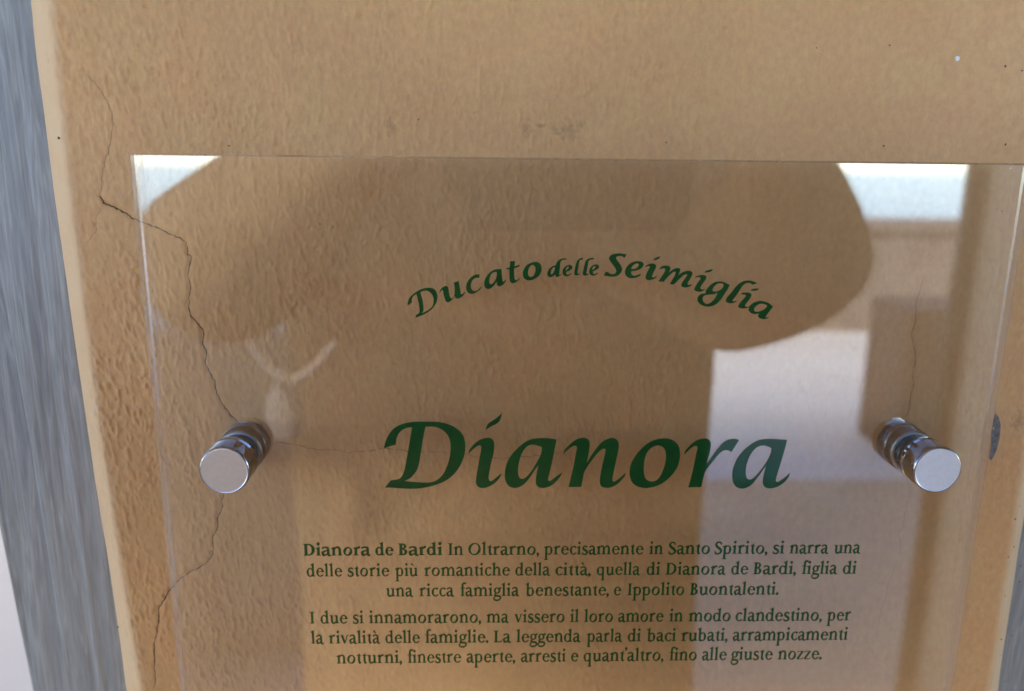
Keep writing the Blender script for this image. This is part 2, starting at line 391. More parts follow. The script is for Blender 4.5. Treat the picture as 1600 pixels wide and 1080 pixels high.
# ------------------------------------------------------------------ grey wooden door frames
def make_wood(name, vein):
    m, t, p = mat(name); v = coords(t, (1, 1, .06)); w = noise_n(t, v, 55, 4, .6)
    vf = coords(t, (1, 1, .05), (0, R(-8), 0)); g = noise_n(t, vf, 150, 3, .5); fi = noise_n(t, coords(t, (1, 1, .08), (0, R(-8), 0)), 700, 3, .6); big = noise_n(t, coords(t, (1, 1, .3)), 26, 2)
    A_, B_ = (.22, .198, .172), (.42, .385, .335)
    base = ramp(t, g, [(.36, (.19, .18, .17)), (.42, A_), (.445, (.38, .36, .335)), (.47, A_), (.505, A_), (.525, B_), (.55, A_), (.59, (.40, .38, .35)), (.62, (.20, .19, .18))])
    base = mixc(t, .42, base, ramp(t, big, [(.35, (.20, .18, .158)), (.65, (.38, .345, .30))]))
    base = mixc(t, .30, base, ramp(t, fi, [(.35, (.16, .145, .128)), (.65, (.40, .365, .32))]))
    t.links.new(base, p.inputs['Base Color']); p.inputs['Roughness'].default_value = .55
    nrm = bump(t, g, .6, .0016); nrm = bump(t, fi, .5, .0004, nrm); t.links.new(nrm, p.inputs['Normal']); return m
M_wood = make_wood('grey_stained_wood', 1)
WY = .030
def frame_left():
    root = empty('door_frame', (px(60, 700, WY).x, WY, -1.4)); tag(root, 'grey stained wooden door frame left of the ochre pier, strip of daylight past its edge', 'door frame')
    fo = line_x([(0, 885), (40, 1080)], WY); fr = line_x([(0, 457), (25, 589), (57, 790), (94, 1030)], WY)
    def board(name, fa, fb, y, bow, seed, z0=-.42, z1=.3):
        nzb = 260; nxb = 40; V, Fc = [], []; rr = np.random.default_rng(seed)
        prof = np.cumsum(rr.standard_normal(nxb)); prof = (prof - prof.mean()) / (prof.std() + 1e-6)
        for i, z in enumerate(np.linspace(z0, z1, nzb)):
            for j in range(nxb):
                f = j / (nxb - 1); x = fa(z) + (fb(z) - fa(z)) * f
                hgt = noise.noise(Vector((x * 260 + seed * 9, 0, z * 7))) * .0006 + noise.noise(Vector((x * 700, 3, z * 10))) * .0003
                e = math.exp(-f * (nxb - 1) / 1.2) + math.exp(-(1 - f) * (nxb - 1) / 1.2)
                V.append((x, y - hgt * (1 - min(1, e)) + .002 * e, z))
        V += [(fa(z0), y + .03, z0), (fa(z1), y + .03, z1), (fb(z0), y + .03, z0), (fb(z1), y + .03, z1)]
        for i in range(nzb - 1):
            for j in range(nxb - 1):
                a0 = i * nxb + j; Fc.append((a0, a0 + 1, a0 + nxb + 1, a0 + nxb))
        q = nzb * nxb
        Fc.append([q, q + 1] + [i * nxb for i in range(nzb - 1, -1, -1)])
        Fc.append([q + 3, q + 2] + [i * nxb + nxb - 1 for i in range(nzb)])
        Fc.append((q, q + 2, q + 3, q + 1))
        o = mesh_obj(name, V, Fc, M_wood, smooth=False)
        sm = [len(f) == 4 for f in Fc]; o.data.polygons.foreach_set('use_smooth', sm); rel(o, root); return o
    fw = line_x(Lout, WY); fin = lambda z: fw(z) + .012
    board('board', fr, fin, WY, 0, 1)
    board('board', fo, lambda z: fr(z) - .0007, WY + .0035, 0, 2)
    for z0, z1 in ((-1.4, -.42), (.3, 1.0)):
        zm = -.42 if z1 < 0 else .3
        rel(bm_obj('post', box_bm(fo(zm), fin(zm), WY + .002, WY + .034, z0, z1, .001), M_wood), root)
def frame_right():
    fw = line_x(Rout, WY)
    root = empty('door_frame', (px(1590, 1000, WY).x, WY, -1.4)); tag(root, 'sliver of grey wooden frame beyond the speckled right corner of the pier', 'door frame')
    bm = bmesh.new(); nn = 120; prev = None
    for z in np.linspace(-.42, .3, nn):
        x = fw(z) - .01; r = [bm.verts.new((x, WY, z)), bm.verts.new((x + .03, WY, z)), bm.verts.new((x + .033, WY - .004, z)), bm.verts.new((x + .075, WY - .004, z)), bm.verts.new((x + .075, WY + .03, z)), bm.verts.new((x, WY + .03, z))]
        if prev:
            for j in range(6): bm.faces.new((prev[j], prev[(j + 1) % 6], r[(j + 1) % 6], r[j]))
        prev = r
    rel(bm_obj('board', bm, M_wood), root)
    for z0, z1 in ((-1.4, -.42), (.3, 1.0)):
        zm = -.42 if z1 < 0 else .3; x = fw(zm) - .01
        rel(bm_obj('post', box_bm(x, x + .075, WY, WY + .03, z0, z1, .001), M_wood), root)
frame_left(); frame_right()

# ------------------------------------------------------------------ the acrylic plaque
pTL, pTR = px(200, 238.5, FRONT), px(1617, 257, FRONT)
PX0, PX1, PZ1 = pTL.x, pTR.x, (pTL.z + pTR.z) / 2
PZ0 = PZ1 - .210
plq = empty('acrylic_plaque', ((PX0 + PX1) / 2, BACK, PZ0)); tag(plq, 'clear acrylic plaque with green Italian lettering held off the ochre wall by chrome fixings', 'plaque')
rq = lambda o: rel(o, plq)
def sheet():
    b = .0006; V, Fc, mi = [], [], []
    def ring(y, inset):
        k = len(V); V.extend([(PX0 + inset, y, PZ0 + inset), (PX1 - inset, y, PZ0 + inset), (PX1 - inset, y, PZ1 - inset), (PX0 + inset, y, PZ1 - inset)]); return k
    r0, r1, r2, r3 = ring(FRONT, b), ring(FRONT + b, 0), ring(BACK - b, 0), ring(BACK, b)
    Fc.append((r0, r0 + 1, r0 + 2, r0 + 3)); mi.append(0)
    for a0, c0, m in ((r0, r1, 2), (r1, r2, 1), (r2, r3, 2)):
        for j in range(4): Fc.append((a0 + j, c0 + j, c0 + (j + 1) % 4, a0 + (j + 1) % 4)); mi.append(m)
    Fc.append((r3 + 3, r3 + 2, r3 + 1, r3)); mi.append(3)
    o = mesh_obj('acrylic_sheet', V, Fc, M_acr); o.data.materials.append(M_edge); o.data.materials.append(M_arris); o.data.materials.append(M_acr_back)
    o.data.polygons.foreach_set('material_index', mi); rq(o)
sheet()

# ---- lettering: outlines print seen through the front of the sheet, on its back
PY = BACK - .00018
def parse(s):
    out = []
    for w in s.split():
        c = w.endswith('*'); x, y = w.rstrip('*').split(','); out.append((float(x), float(y), c))
    return out
def smooth_outline(P, n=6):
    out = []; L = len(P)
    for k in range(L):
        p0, p1, p2, p3 = P[k - 1], P[k], P[(k + 1) % L], P[(k + 2) % L]
        a_ = (p1[0] - p2[0], p1[1] - p2[1])
        m1 = ((p2[0] - p0[0]) / 2, (p2[1] - p0[1]) / 2); m2 = ((p3[0] - p1[0]) / 2, (p3[1] - p1[1]) / 2)
        seg = math.hypot(*a_)
        def lim(m):
            l = math.hypot(*m); return m if l <= seg * 1.15 else (m[0] * seg * 1.15 / l, m[1] * seg * 1.15 / l)
        m1, m2 = lim(m1), lim(m2)
        if p1[2]: m1 = ((p2[0] - p1[0]) * 1.0, (p2[1] - p1[1]) * 1.0)
        if p2[2]: m2 = ((p2[0] - p1[0]) * 1.0, (p2[1] - p1[1]) * 1.0)
        for j in range(n):
            t = j / n; t2, t3 = t * t, t * t * t
            h = (2 * t3 - 3 * t2 + 1, t3 - 2 * t2 + t, -2 * t3 + 3 * t2, t3 - t2)
            out.append(tuple(h[0] * p1[i] + h[1] * m1[i] + h[2] * p2[i] + h[3] * m2[i] for i in (0, 1)))
    return out
def outline_obj(name, loops, org, sc, label=None, off=(0, 0)):
    polys = []
    for s in loops:
        pts = smooth_outline(parse(s)); polys.append([px(org[0] + (x + off[0]) / sc, org[1] + (y + off[1]) / sc, PY) for x, y in pts])
    return polys
def build_letter(name, groups, label=None):
    """groups: each is [outer, hole, ...] of world points"""
    V, Fc = [], []
    for polys in groups:
        flat = [[Vector((p.x, p.z, 0)) for p in q] for q in polys]
        tris = tessellate_polygon(flat); base = len(V)
        for q in polys: V += [(p.x, PY, p.z) for p in q]
        Fc += [tuple(base + i for i in t) for t in tris]
    o = mesh_obj(name, V, Fc, M_print); rq(o)
    if label: o['label'] = label
    return o
T = 1234 / 160; A = 1600 / 220
def big(org, sc, *groups, off=(0, 0)):
    return [outline_obj('', g if isinstance(g, (list, tuple)) else [g], org, sc, off=off) for g in groups]
title = [
 big((590, 640), T, ["75,470* 90,400 130,310 200,225 300,175 420,150 580,146 740,152 860,180 960,235 1030,310 1055,400 1055,490 1030,600 975,710 900,800 800,870 680,915 560,943 440,955 300,952 180,943 88,942* 120,900 160,853* 215,846 260,835 295,800 325,720 345,620 370,480 395,330 415,215* 370,218 310,240 260,285 230,345 222,400 218,425* 150,443",
   "578,208* 680,208 760,235 820,280 860,340 878,420 878,500 860,610 825,710 780,790 720,845 650,875 560,880 440,873 325,862* 390,830 440,780 475,730 500,650 515,560 535,430 555,310"]),
 big((720, 630), T, "500,115* 475,200 440,243 370,280 295,325* 320,260 360,225 430,180",
   "90,612* 100,570 150,505 210,455 270,428 330,418 375,432 400,470 402,540 392,620 370,700 350,800 335,890 340,925 355,940 385,930 430,895 490,843* 480,880 430,945 370,990 300,1020 240,1022 200,1000 182,960 185,900 205,780 225,660 245,560 245,520 230,510 195,520 140,565"),
 big((720, 630), T, ["1155,438* 1140,510 1115,640 1085,780 1055,900 1055,930 1075,940 1110,915 1155,880 1220,835* 1205,875 1150,945 1080,1000 1010,1022 950,1018 915,990 903,950 910,870 935,750* 890,810 840,885 780,960 710,1010 640,1022 580,1000 540,940 530,860 540,780 570,690 630,600 710,520 790,460 870,430 960,422 1060,425",
   "975,535 970,600 940,670 900,740 850,820 800,880 760,910 725,912 700,885 690,830 695,750 715,660 745,590 790,530 840,503 890,503 940,518"]),
 big((870, 650), T, "78,460* 90,415 150,350 210,300 260,275 320,263 370,278 393,310 397,350 390,420 375,500 362,565* 420,470 480,385 545,315 610,278 670,265 715,280 742,315 748,380 735,450 710,560 685,680 672,750 675,785 695,792 730,770 780,730 832,685* 820,725 770,785 710,835 640,865 580,865 535,845 518,800 525,720 550,590 580,460 588,410 575,395 550,400 510,430 450,500 390,580 345,650 325,700 310,780 295,855* 140,858* 170,740 205,590 230,450 243,385 235,365 205,362 150,395"),
 big((970, 650), T, ["540,270 610,285 665,320 700,370 715,450 705,540 670,640 600,730 520,800 430,845 330,868 250,865 180,840 130,790 108,720 110,630 140,540 200,450 280,365 360,310 450,278",
   "460,358 505,375 535,415 545,480 535,570 510,650 475,725 430,775 380,790 330,780 295,745 278,680 280,590 295,500 325,430 370,385 415,362"]),
 big((970, 650), T, "765,468* 775,425 830,360 890,310 950,282 1020,272 1060,285 1083,320 1085,370 1070,450 1050,520 1038,575* 1105,480 1165,400 1225,330 1285,290 1345,277 1395,280 1425,293* 1395,340 1360,395 1330,438* 1310,422 1270,413 1225,425 1165,480 1105,555 1045,630 1015,680 1000,730 985,790 968,857* 812,862* 845,750 880,600 910,450 925,390 915,365 885,365 840,395"),
 big((1090, 650), T, ["1080,290* 1060,370 1020,510 980,640 945,760 948,790 975,793 1020,765 1065,730 1112,688* 1100,730 1050,795 980,845 910,870 850,873 805,850 785,800 795,720 825,600* 770,680 710,760 650,830 580,868 520,875 460,850 425,790 418,700 435,610 480,510 550,420 640,345 730,295 840,278 960,282",
   "888,395 880,450 850,520 800,600 740,680 680,745 635,768 600,755 583,710 585,620 610,530 650,450 700,390 750,363 800,358 860,375"]),
]
for g in title: build_letter('title_letter', g)
a0, b0, c0 = (630, 395), (840, 380), (1020, 400)
e_small = ["375,250 395,265 392,290 360,315 325,328* 332,355 355,355 385,338* 375,360 335,378 300,370 283,340 290,295 320,262 350,250", "355,270 350,285 330,305 318,308* 325,285 340,270"]
arc = [
 big(a0, A, ["50,605* 52,560 75,510 120,465 190,420 260,400 320,400 365,425 385,470 390,510 375,570 340,625 290,670 230,705 180,725 135,740* 150,705* 175,690 185,670 180,600 165,530 150,470* 115,495 98,530 100,565* 75,585", "195,450* 230,435 270,433 305,450 335,490 345,540 335,600 300,640 260,665 210,688* 230,660 228,590 215,520"]),
 big(a0, A, "410,465* 420,425 455,388 495,378 512,400 520,450 532,500 548,520 565,510 580,480 585,430 582,380 575,340* 630,320* 640,380 650,430 655,465 670,470 705,440* 700,465 665,505 625,522 595,515 585,490* 560,530 520,562 490,558 475,530 460,480 450,430 440,425"),
 big(a0, A, "870,245* 862,290* 835,285 800,300 775,340 770,390 785,425 815,435 850,420 890,380* 885,405 850,440 800,465 755,465 725,435 715,390 730,330 770,280 820,250"),
 big(a0, A, ["1118,185* 1120,240 1125,290 1132,325 1145,325 1170,300* 1165,325 1135,365 1095,382 1068,370 1062,330* 1030,375 985,410 945,408 922,375 925,315 960,250 1010,205 1060,188", "1062,225 1060,270 1045,310 1015,350 990,358 978,330 985,280 1005,240 1035,222"]),
 big(a0, A, "1215,95* 1272,95* 1265,155* 1325,135* 1320,158* 1262,180* 1262,240 1265,290 1278,312 1300,305 1330,285* 1320,305 1290,330 1250,348 1220,335 1208,300 1207,240 1205,188* 1170,187* 1175,175* 1210,168*"),
 big(a0, A, ["1500,103 1550,120 1572,165 1568,220 1535,270 1480,305 1420,315 1375,290 1358,240 1375,180 1420,130", "1480,140 1500,165 1502,210 1485,255 1455,275 1425,262 1418,220 1430,175 1455,145"]),
 big(b0, A, ["330,175* 320,190* 285,192 262,215 255,270 248,330 248,360 275,345* 262,365 225,385 205,380 208,355* 175,378 140,388 115,370 112,335 135,290 170,262 205,250 220,215 255,185 295,173", "195,275 195,300 180,335 160,355 150,345 155,310 170,285"]),
 big(b0, A, e_small),
 big(b0, A, "520,172* 505,192* 490,190 475,210 465,270 455,330 458,350 485,340* 470,360 440,368 418,355 418,320 430,260 445,210 470,180 500,168"),
 big(b0, A, "645,170* 630,187* 600,190 580,205 570,260 560,320 555,348 580,345* 570,362 540,370 515,358 515,330 530,260 545,205 570,180 610,168"),
 big(b0, A, e_small, off=(303, -7)),
 big(b0, A, "1010,128* 1000,150 985,168* 960,150 925,148 900,155 893,170 905,195 935,235 958,280 955,320 925,360 880,380 830,382 790,375 750,370* 775,325* 800,330 820,345 850,352 880,345 893,320 885,290 855,245 825,205 812,170 830,140 870,122 920,117 970,120"),
 big(b0, A, ["1175,210 1200,225 1205,250 1180,285 1130,310 1065,320* 1065,350 1085,368 1120,368 1175,345* 1165,370 1120,392 1065,400 1020,385 995,350 998,300 1030,250 1080,215 1130,205", "1145,235 1148,255 1120,285 1065,298* 1075,265 1100,242 1125,233"]),
 big(b0, A, "1398,150* 1380,175 1345,192 1312,198* 1330,175 1365,158", "1222,275* 1230,258 1265,238 1310,232 1340,245 1345,275 1325,320 1305,365 1305,388 1325,388 1355,372* 1345,395 1305,415 1260,422 1232,408 1228,380 1245,330 1270,285 1275,265 1255,262"),
 big(c0, A, "75,155* 85,130 120,112 165,110 195,122 200,145 185,190* 220,160 265,140 300,140 312,160 305,185 290,220* 330,190 380,172 420,170 448,185 448,215 430,255 400,300 398,322 415,330 447,320* 430,342 385,358 345,355 325,340 330,310 360,265 390,220 380,210 350,220 300,265 265,300 240,325* 192,322* 215,280 245,230 260,190 250,180 225,190 170,240 125,295* 62,290* 100,235 135,180 142,155 130,143 105,145"),
 big(c0, A, "683,152* 670,172 635,187 585,190* 605,170 645,157", "480,253* 490,235 530,220 580,218 608,232 605,262 575,305 545,350 545,372 565,382 600,372* 580,392 535,408 495,402 472,385 480,355 510,305 540,265 540,248 515,240"),
 big(c0, A, ["875,330* 850,380 810,440 775,495 725,545 665,572 600,575 545,552 513,515 512,470 545,435 600,425* 602,395 640,345 690,305 750,290 810,298", "800,320 800,350 770,385 720,405 685,400 680,380 700,345 735,318 770,312", "735,415* 725,450 700,490 665,525 625,545 590,535 568,505 570,470 590,450 640,440 700,435"]),
 big(c0, A, "1190,312* 1130,328* 1110,312 1080,308 1045,320 1010,355 970,420 930,475 905,505 915,515 962,510* 935,528 885,538 845,530 828,508 845,470 890,420 935,360 985,310 1040,285 1100,280 1150,292"),
 big(c0, A, "1208,373* 1190,390 1150,398 1108,392* 1130,377 1170,370", "998,435* 1020,420 1070,415 1110,425 1122,445 1105,485 1070,530 1050,560 1060,578 1098,575* 1070,592 1025,598 985,590 970,575 990,535 1030,490 1058,455 1045,442 1020,438"),
 big(c0, A, ["1368,578* 1330,625 1290,680 1285,700 1325,695* 1300,712 1255,718 1210,705 1195,685 1205,655* 1160,662 1115,648 1088,615 1100,570 1150,530 1210,512 1270,518 1325,540", "1295,562 1285,590 1250,615 1205,632 1165,632 1150,612 1165,580 1205,550 1250,545"]),
]
for g in arc: build_letter('heading_letter', g)

# ---- body text: a small roman alphabet drawn from stems, serifs and stressed bowls (x-height = 1)
class Glyphs:
    def __init__(s, w, t=.085): s.w = w; s.t = t; s.P = []
    def poly(s, *p): s.P.append(list(p))
    def V(s, x, y0, y1, w=None): w = w or s.w; s.poly((x, y0), (x + w, y0), (x + w, y1), (x, y1))
    def foot(s, x, y=0, l=.13, r=.13, up=1):
        w = s.w; u = up; s.poly((x - l, y), (x + w + r, y), (x + w + r, y + .05 * u), (x + w, y + .12 * u), (x, y + .12 * u), (x - l, y + .05 * u))
    def head(s, x, y, l=.16): s.poly((x - l, y - .15), (x - l, y - .20), (x, y - .26), (x + s.w, y - .26), (x + s.w, y + .05))
    def arc(s, cx, cy, rx, ry, a0, a1, ws=None, wt=None, rot=0, n=18):
        ws = ws or s.w * 1.06; wt = wt or s.t
        o, i = [], []
        for k in range(n + 1):
            a_ = R(a0 + (a1 - a0) * k / n); th = wt + (ws - wt) * abs(math.cos(a_ + R(rot))) ** 1.6
            c_, s_ = math.cos(a_), math.sin(a_)
            o.append((cx + rx * c_, cy + ry * s_)); i.append((cx + (rx - th) * c_, cy + (ry - th) * s_))
        for k in range(n): s.poly(o[k], o[k + 1], i[k + 1], i[k])
    def stroke(s, pts, ws):
        L, Rr = [], []
        for k, p in enumerate(pts):
            a_ = pts[max(k - 1, 0)]; b_ = pts[min(k + 1, len(pts) - 1)]; d = math.hypot(b_[0] - a_[0], b_[1] - a_[1]) or 1
            nx, ny = -(b_[1] - a_[1]) / d, (b_[0] - a_[0]) / d; w = ws[k] / 2
            L.append((p[0] + nx * w, p[1] + ny * w)); Rr.append((p[0] - nx * w, p[1] - ny * w))
        for k in range(len(pts) - 1): s.poly(L[k], L[k + 1], Rr[k + 1], Rr[k])
    def dot(s, cx, cy, r): s.poly(*[(cx + r * math.cos(R(a_)), cy + r * math.sin(R(a_))) for a_ in range(0, 360, 36)])
def curve(pts, n=5):
    out = []
    for k in range(len(pts) - 1):
        p0 = pts[max(k - 1, 0)]; p1 = pts[k]; p2 = pts[k + 1]; p3 = pts[min(k + 2, len(pts) - 1)]
        for j in range(n):
            t = j / n
            out.append(tuple(.5 * (2 * p1[i] + (p2[i] - p0[i]) * t + (2 * p0[i] - 5 * p1[i] + 4 * p2[i] - p3[i]) * t * t + (-p0[i] + 3 * p1[i] - 3 * p2[i] + p3[i]) * t ** 3) for i in range(len(p1))))
    out.append(pts[-1]); return out
def glyph(ch, bold):
    w = .34 if bold else .262; t = .15 if bold else .13
    G = Glyphs(w, t); ASC = 1.56; CAP = 1.40; e = .13 if bold else .0    # bold glyphs run a little wider
    def cs(pts): q = curve(pts); G.stroke([(a_, b_) for a_, b_, c_ in q], [c_ for a_, b_, c_ in q])
    def arch(x, cx_r, top=1.04):          # from a stem at x over to a stem whose left side is at cx_r
        mid = (x + w + cx_r) / 2
        cs([(x + w * .8, .70, t * .8), (x + w + (mid - x - w) * .55, .93, t * 1.15), (mid + .06, .985, t * 1.6), (cx_r + w * .30, .88, w * .85), (cx_r + w * .5, .66, w)])
        G.V(cx_r, 0, .68)
    adv = 1
    if ch == 'a' or ch == 'à':
        x = .56 + e
        G.V(x, .16, .70); cs([(.17, .80, w * .85), (.23, .92, w * .6), (.42 + e / 2, .985, t * 1.3), (x + w * .35, .90, w * .8), (x + w * .5, .68, w)])
        cs([(x + .03, .60, t), (.38 + e / 2, .52, t * 1.3), (.16, .38, w * .8), (.13 + w * .3, .20, w * 1.0), (.26, .05, w * .75), (.42 + e / 2, .07, t * 1.3), (x + .04, .20, t)])
        cs([(x + w * .5, .20, w), (x + w * .6, .07, w * .8), (x + w + .06, .02, t * 1.4), (x + w + .15, .09, t * .7)])
        if ch == 'à': cs([(.24, 1.50, w * .9), (.36, 1.36, w * .65), (.52, 1.20, t * .6)])
        adv = x + w + .15
    elif ch in 'bpdq':
        x0, x1 = .14, 1.04 + e
        if ch in 'bp': G.arc((x0 + x1 + .06) / 2, .49, (x1 - x0 - .06) / 2, .53, -125, 130)
        else: G.arc((x0 + x1 - .16) / 2 - .03, .49, (x1 - x0 - .02) / 2, .53, 48, 312)
        if ch == 'b': G.V(x0, 0.06, ASC - .1); G.head(x0, ASC); cs([(x0 + .02, .12, t), (x0 + .2, .02, t * 1.2), (x0 + .4, -.0, t)])
        if ch == 'p': G.V(x0, -.62, .9); G.head(x0, 1.02); G.foot(x0, -.64)
        if ch == 'd': G.V(x1 - w - .08, .06, ASC - .1); G.head(x1 - w - .08, ASC); G.poly((x1 - w - .08, 0), (x1 - .06, 0), (x1 + .08, .03), (x1 + .08, .08), (x1 - .08, .16), (x1 - w - .08, .2))
        if ch == 'q': G.V(x1 - w - .08, -.62, 1.0); G.foot(x1 - w - .08, -.64)
        adv = x1 + .09
    elif ch == 'c':
        G.arc(.56, .49, .47, .53, 60, 305); cs([(.60, .985, t), (.76, .93, w * .7), (.82, .80, w * .85)]); adv = .92
        cs([(.72, .09, t * 1.3), (.84, .16, t), (.90, .24, t * .7)])
    elif ch == 'e':
        G.arc(.57 + e / 2, .49, .48 + e / 2, .53, 0, 308); x = 1.05 + e
        G.poly((.16, .53), (x - .05, .53), (x - .02, .62), (.16, .62)); cs([(.74 + e / 2, .09, t * 1.3), (.87 + e / 2, .16, t), (.95 + e / 2, .25, t * .7)]); adv = 1.05 + e
    elif ch == 'f':
        G.V(.22, 0, 1.2); G.foot(.22); G.poly((.04, .90), (.66, .90), (.66, .99), (.04, .99))
        cs([(.22 + w / 2, 1.15, w), (.24 + w / 2, 1.38, w), (.46, 1.54, t * 1.4), (.66, 1.52, w * .8), (.76, 1.44, w * .8)]); adv = .64
    elif ch == 'g':
        G.arc(.50, .64, .40, .38, 0, 360, w * .95); cs([(.72, .86, t), (.88, .93, t * 1.6), (1.03, .93, t * 1.4)])
        cs([(.38, .30, t), (.24, .20, t * 1.5), (.26, .07, w * .8), (.50, .02, w * .85), (.82, -.04, w * .9), (.92, -.22, w * .75), (.76, -.44, t * 1.4), (.46, -.51, t * 1.4), (.18, -.42, w * .6), (.10, -.24, w * .6), (.22, -.08, t), (.36, 0, t * .8)]); adv = 1.0
    elif ch == 'i':
        G.V(.18, 0, .85); G.head(.18, 1.02); G.foot(.18); G.dot(.18 + w * .5, 1.38, w * .62); adv = .18 + w + .16
    elif ch == 'l':
        G.V(.18, 0, ASC - .1); G.head(.18, ASC); G.foot(.18); adv = .18 + w + .16
    elif ch in 'nmh':
        G.V(.18, 0, .85 if ch != 'h' else ASC - .1); G.head(.18, 1.02 if ch != 'h' else ASC); G.foot(.18); x = .80 + e; arch(.18, x); G.foot(x)
        adv = x + w + .15
        if ch == 'm': x2 = x + .62 + e; arch(x, x2); G.foot(x2); adv = x2 + w + .15
    elif ch == 'o': G.arc(.58 + e / 2, .49, .50 + e / 2, .53, 0, 360, rot=20, n=30); adv = 1.15 + e
    elif ch == 'r':
        G.V(.18, 0, .85); G.head(.18, 1.02); G.foot(.18, r=.18); cs([(.18 + w * .8, .68, t), (.18 + w + .10, .90, t * 1.4), (.18 + w + .24, .96, w * .85), (.18 + w + .36, .90, w * .95)]); adv = .18 + w + .42
    elif ch == 's':
        cs([(.68, .80, t), (.62, .93, t * 1.3), (.42, .98, t * 1.3), (.22, .86, w * .8), (.24, .66, w), (.42, .53, w * 1.05), (.62, .40, w), (.68, .20, w * .9), (.52, .04, t * 1.5), (.30, .02, t * 1.3), (.15, .10, t * 1.3), (.12, .26, t)]); adv = .82
    elif ch == 't':
        cs([(.22 + w / 2, .95, w), (.22 + w / 2, .30, w), (.27 + w / 2, .09, w * .85), (.44, .03, t * 1.4), (.62, .12, t * .7)])
        G.poly((.04, .90), (.60, .90), (.62, .99), (.04, .96)); G.poly((.12, .96), (.22 + w, 1.22), (.22 + w, .95)); adv = .66
    elif ch in 'uù':
        x = .76 + e
        cs([(.16 + w / 2, .98, w), (.16 + w / 2, .32, w), (.24 + w / 2, .08, w * .8), (.45 + w / 2, .05, t * 1.6), (x + .03, .22, t)])
        G.V(x, .04, .98); G.poly((x, 0), (x + w + .14, .04), (x + w + .14, .09), (x + w, .16), (x, .2))
        for q in (.16, x): G.poly((q - .15, .98), (q - .15, .92), (q, .84), (q + w, .84), (q + w, .98))
        if ch == 'ù': cs([(.34, 1.50, w * .9), (.46, 1.36, w * .65), (.62, 1.20, t * .6)])
        adv = x + w + .14
    elif ch == 'v':
        G.stroke([(.18, .98), (.52, .02)], [w * 1.05, w * .9]); G.stroke([(.50, .02), (.86, .98)], [t, t]); G.poly((-.0, .93), (.38, .93), (.38, .99), (0, .99)); G.poly((.68, .93), (1.0, .93), (1.0, .99), (.68, .99)); adv = 1.0
    elif ch == 'z':
        G.stroke([(.14, .05), (.72, .93)], [w * .9, w * .9]); G.poly((.08, .90), (.82, .90), (.82, .98), (.08, .98)); G.poly((.08, .74), (.13, .74), (.18, .98), (.08, .98)); G.poly((.06, 0), (.82, 0), (.82, .09), (.06, .09)); G.poly((.78, 0), (.88, .26), (.83, .26), (.70, .05)); adv = .90
    elif ch == ',': cs([(.17, .09, w * 1.15), (.20, -.02, w * .9), (.14, -.16, w * .5), (.06, -.26, t * .5)]); G.dot(.16, .10, w * .62); adv = .36
    elif ch == '.': G.dot(.17, .10, w * .66); adv = .34
    elif ch == '’': cs([(.15, 1.52, w * 1.1), (.18, 1.42, w * .9), (.13, 1.28, w * .5), (.06, 1.18, t * .5)]); G.dot(.14, 1.50, w * .58); adv = .28
    elif ch == 'D':
        G.V(.24, 0, CAP, w * 1.1); G.foot(.24); G.foot(.24, CAP, up=-1); G.arc(.62 + e, .70, .76, .70, -90, 90, w * 1.2); G.poly((.3, 0), (.63 + e, 0), (.63 + e, t), (.3, t)); G.poly((.3, CAP), (.63 + e, CAP), (.63 + e, CAP - t), (.3, CAP - t)); adv = 1.46 + e
    elif ch == 'B':
        G.V(.24, 0, CAP, w * 1.1); G.foot(.24); G.foot(.24, CAP, up=-1)
        G.arc(.58 + e / 2, .39, .47 + e / 2, .39, -90, 90, w * 1.15); G.arc(.56 + e / 2, 1.065, .39 + e / 2, .335, -90, 90, w * 1.05)
        for y in (0, .70, CAP - t): G.poly((.3, y), (.6 + e / 2, y), (.6 + e / 2, y + t), (.3, y + t))
        adv = 1.16 + e
    elif ch == 'I': G.V(.24, 0, CAP, w * 1.08); G.foot(.24, l=.16, r=.16); G.foot(.24, CAP, l=.16, r=.16, up=-1); adv = .24 + w + .22
    elif ch == 'L':
        G.V(.24, 0, CAP, w * 1.08); G.foot(.24); G.foot(.24, CAP, up=-1); G.poly((.3, 0), (1.04, 0), (1.02, t), (.3, t)); G.poly((.88, .03), (1.03, 0), (1.10, .36), (1.04, .36)); adv = 1.12
    elif ch == 'O': G.arc(.80, .70, .72, .73, 0, 360, w * 1.15, rot=15, n=34); adv = 1.60
    elif ch == 'S':
        cs([(.84, 1.08, t), (.80, 1.28, t * 1.4), (.58, 1.39, t * 1.3), (.32, 1.30, w * .8), (.25, 1.06, w), (.40, .84, w * 1.1), (.66, .64, w * 1.15), (.86, .40, w * 1.05), (.78, .14, w * .8), (.50, .01, t * 1.4), (.24, .08, t * 1.5), (.15, .34, t)]); adv = 1.02
    return G.P, adv
_cache = {}
def word_obj(txt, u0, u1, base, bold):
    """base(u) gives the baseline in the photograph; the word spans u0..u1"""
    pen = 0; P = []; xs = []
    for ch in txt:
        if (ch, bold) not in _cache: _cache[(ch, bold)] = glyph(ch, bold)
        pg, adv = _cache[(ch, bold)]
        for k, q in enumerate(pg): P.append(([(x + pen, y) for x, y in q], k)); xs += [x + pen for x, _ in q]
        pen += adv
    xa, xb = min(xs), max(xs)
    A0, A1 = px(u0, base(u0), PY), px(u1, base(u1), PY)
    sx = (A1 - A0) / (xb - xa); up = px(u0, base(u0) - 13.1, PY) - A0; up = Vector((0, 0, up.length))
    V, Fc = [], []
    for q, k in P:
        b_ = len(V)
        for x, y in q:
            w_ = A0 + sx * (x - xa) + up * y; V.append((w_.x, PY - k * 2e-6, w_.z))
        Fc.append(tuple(range(b_, b_ + len(q))))
    o = mesh_obj('printed_word', V, Fc, M_print); rq(o)
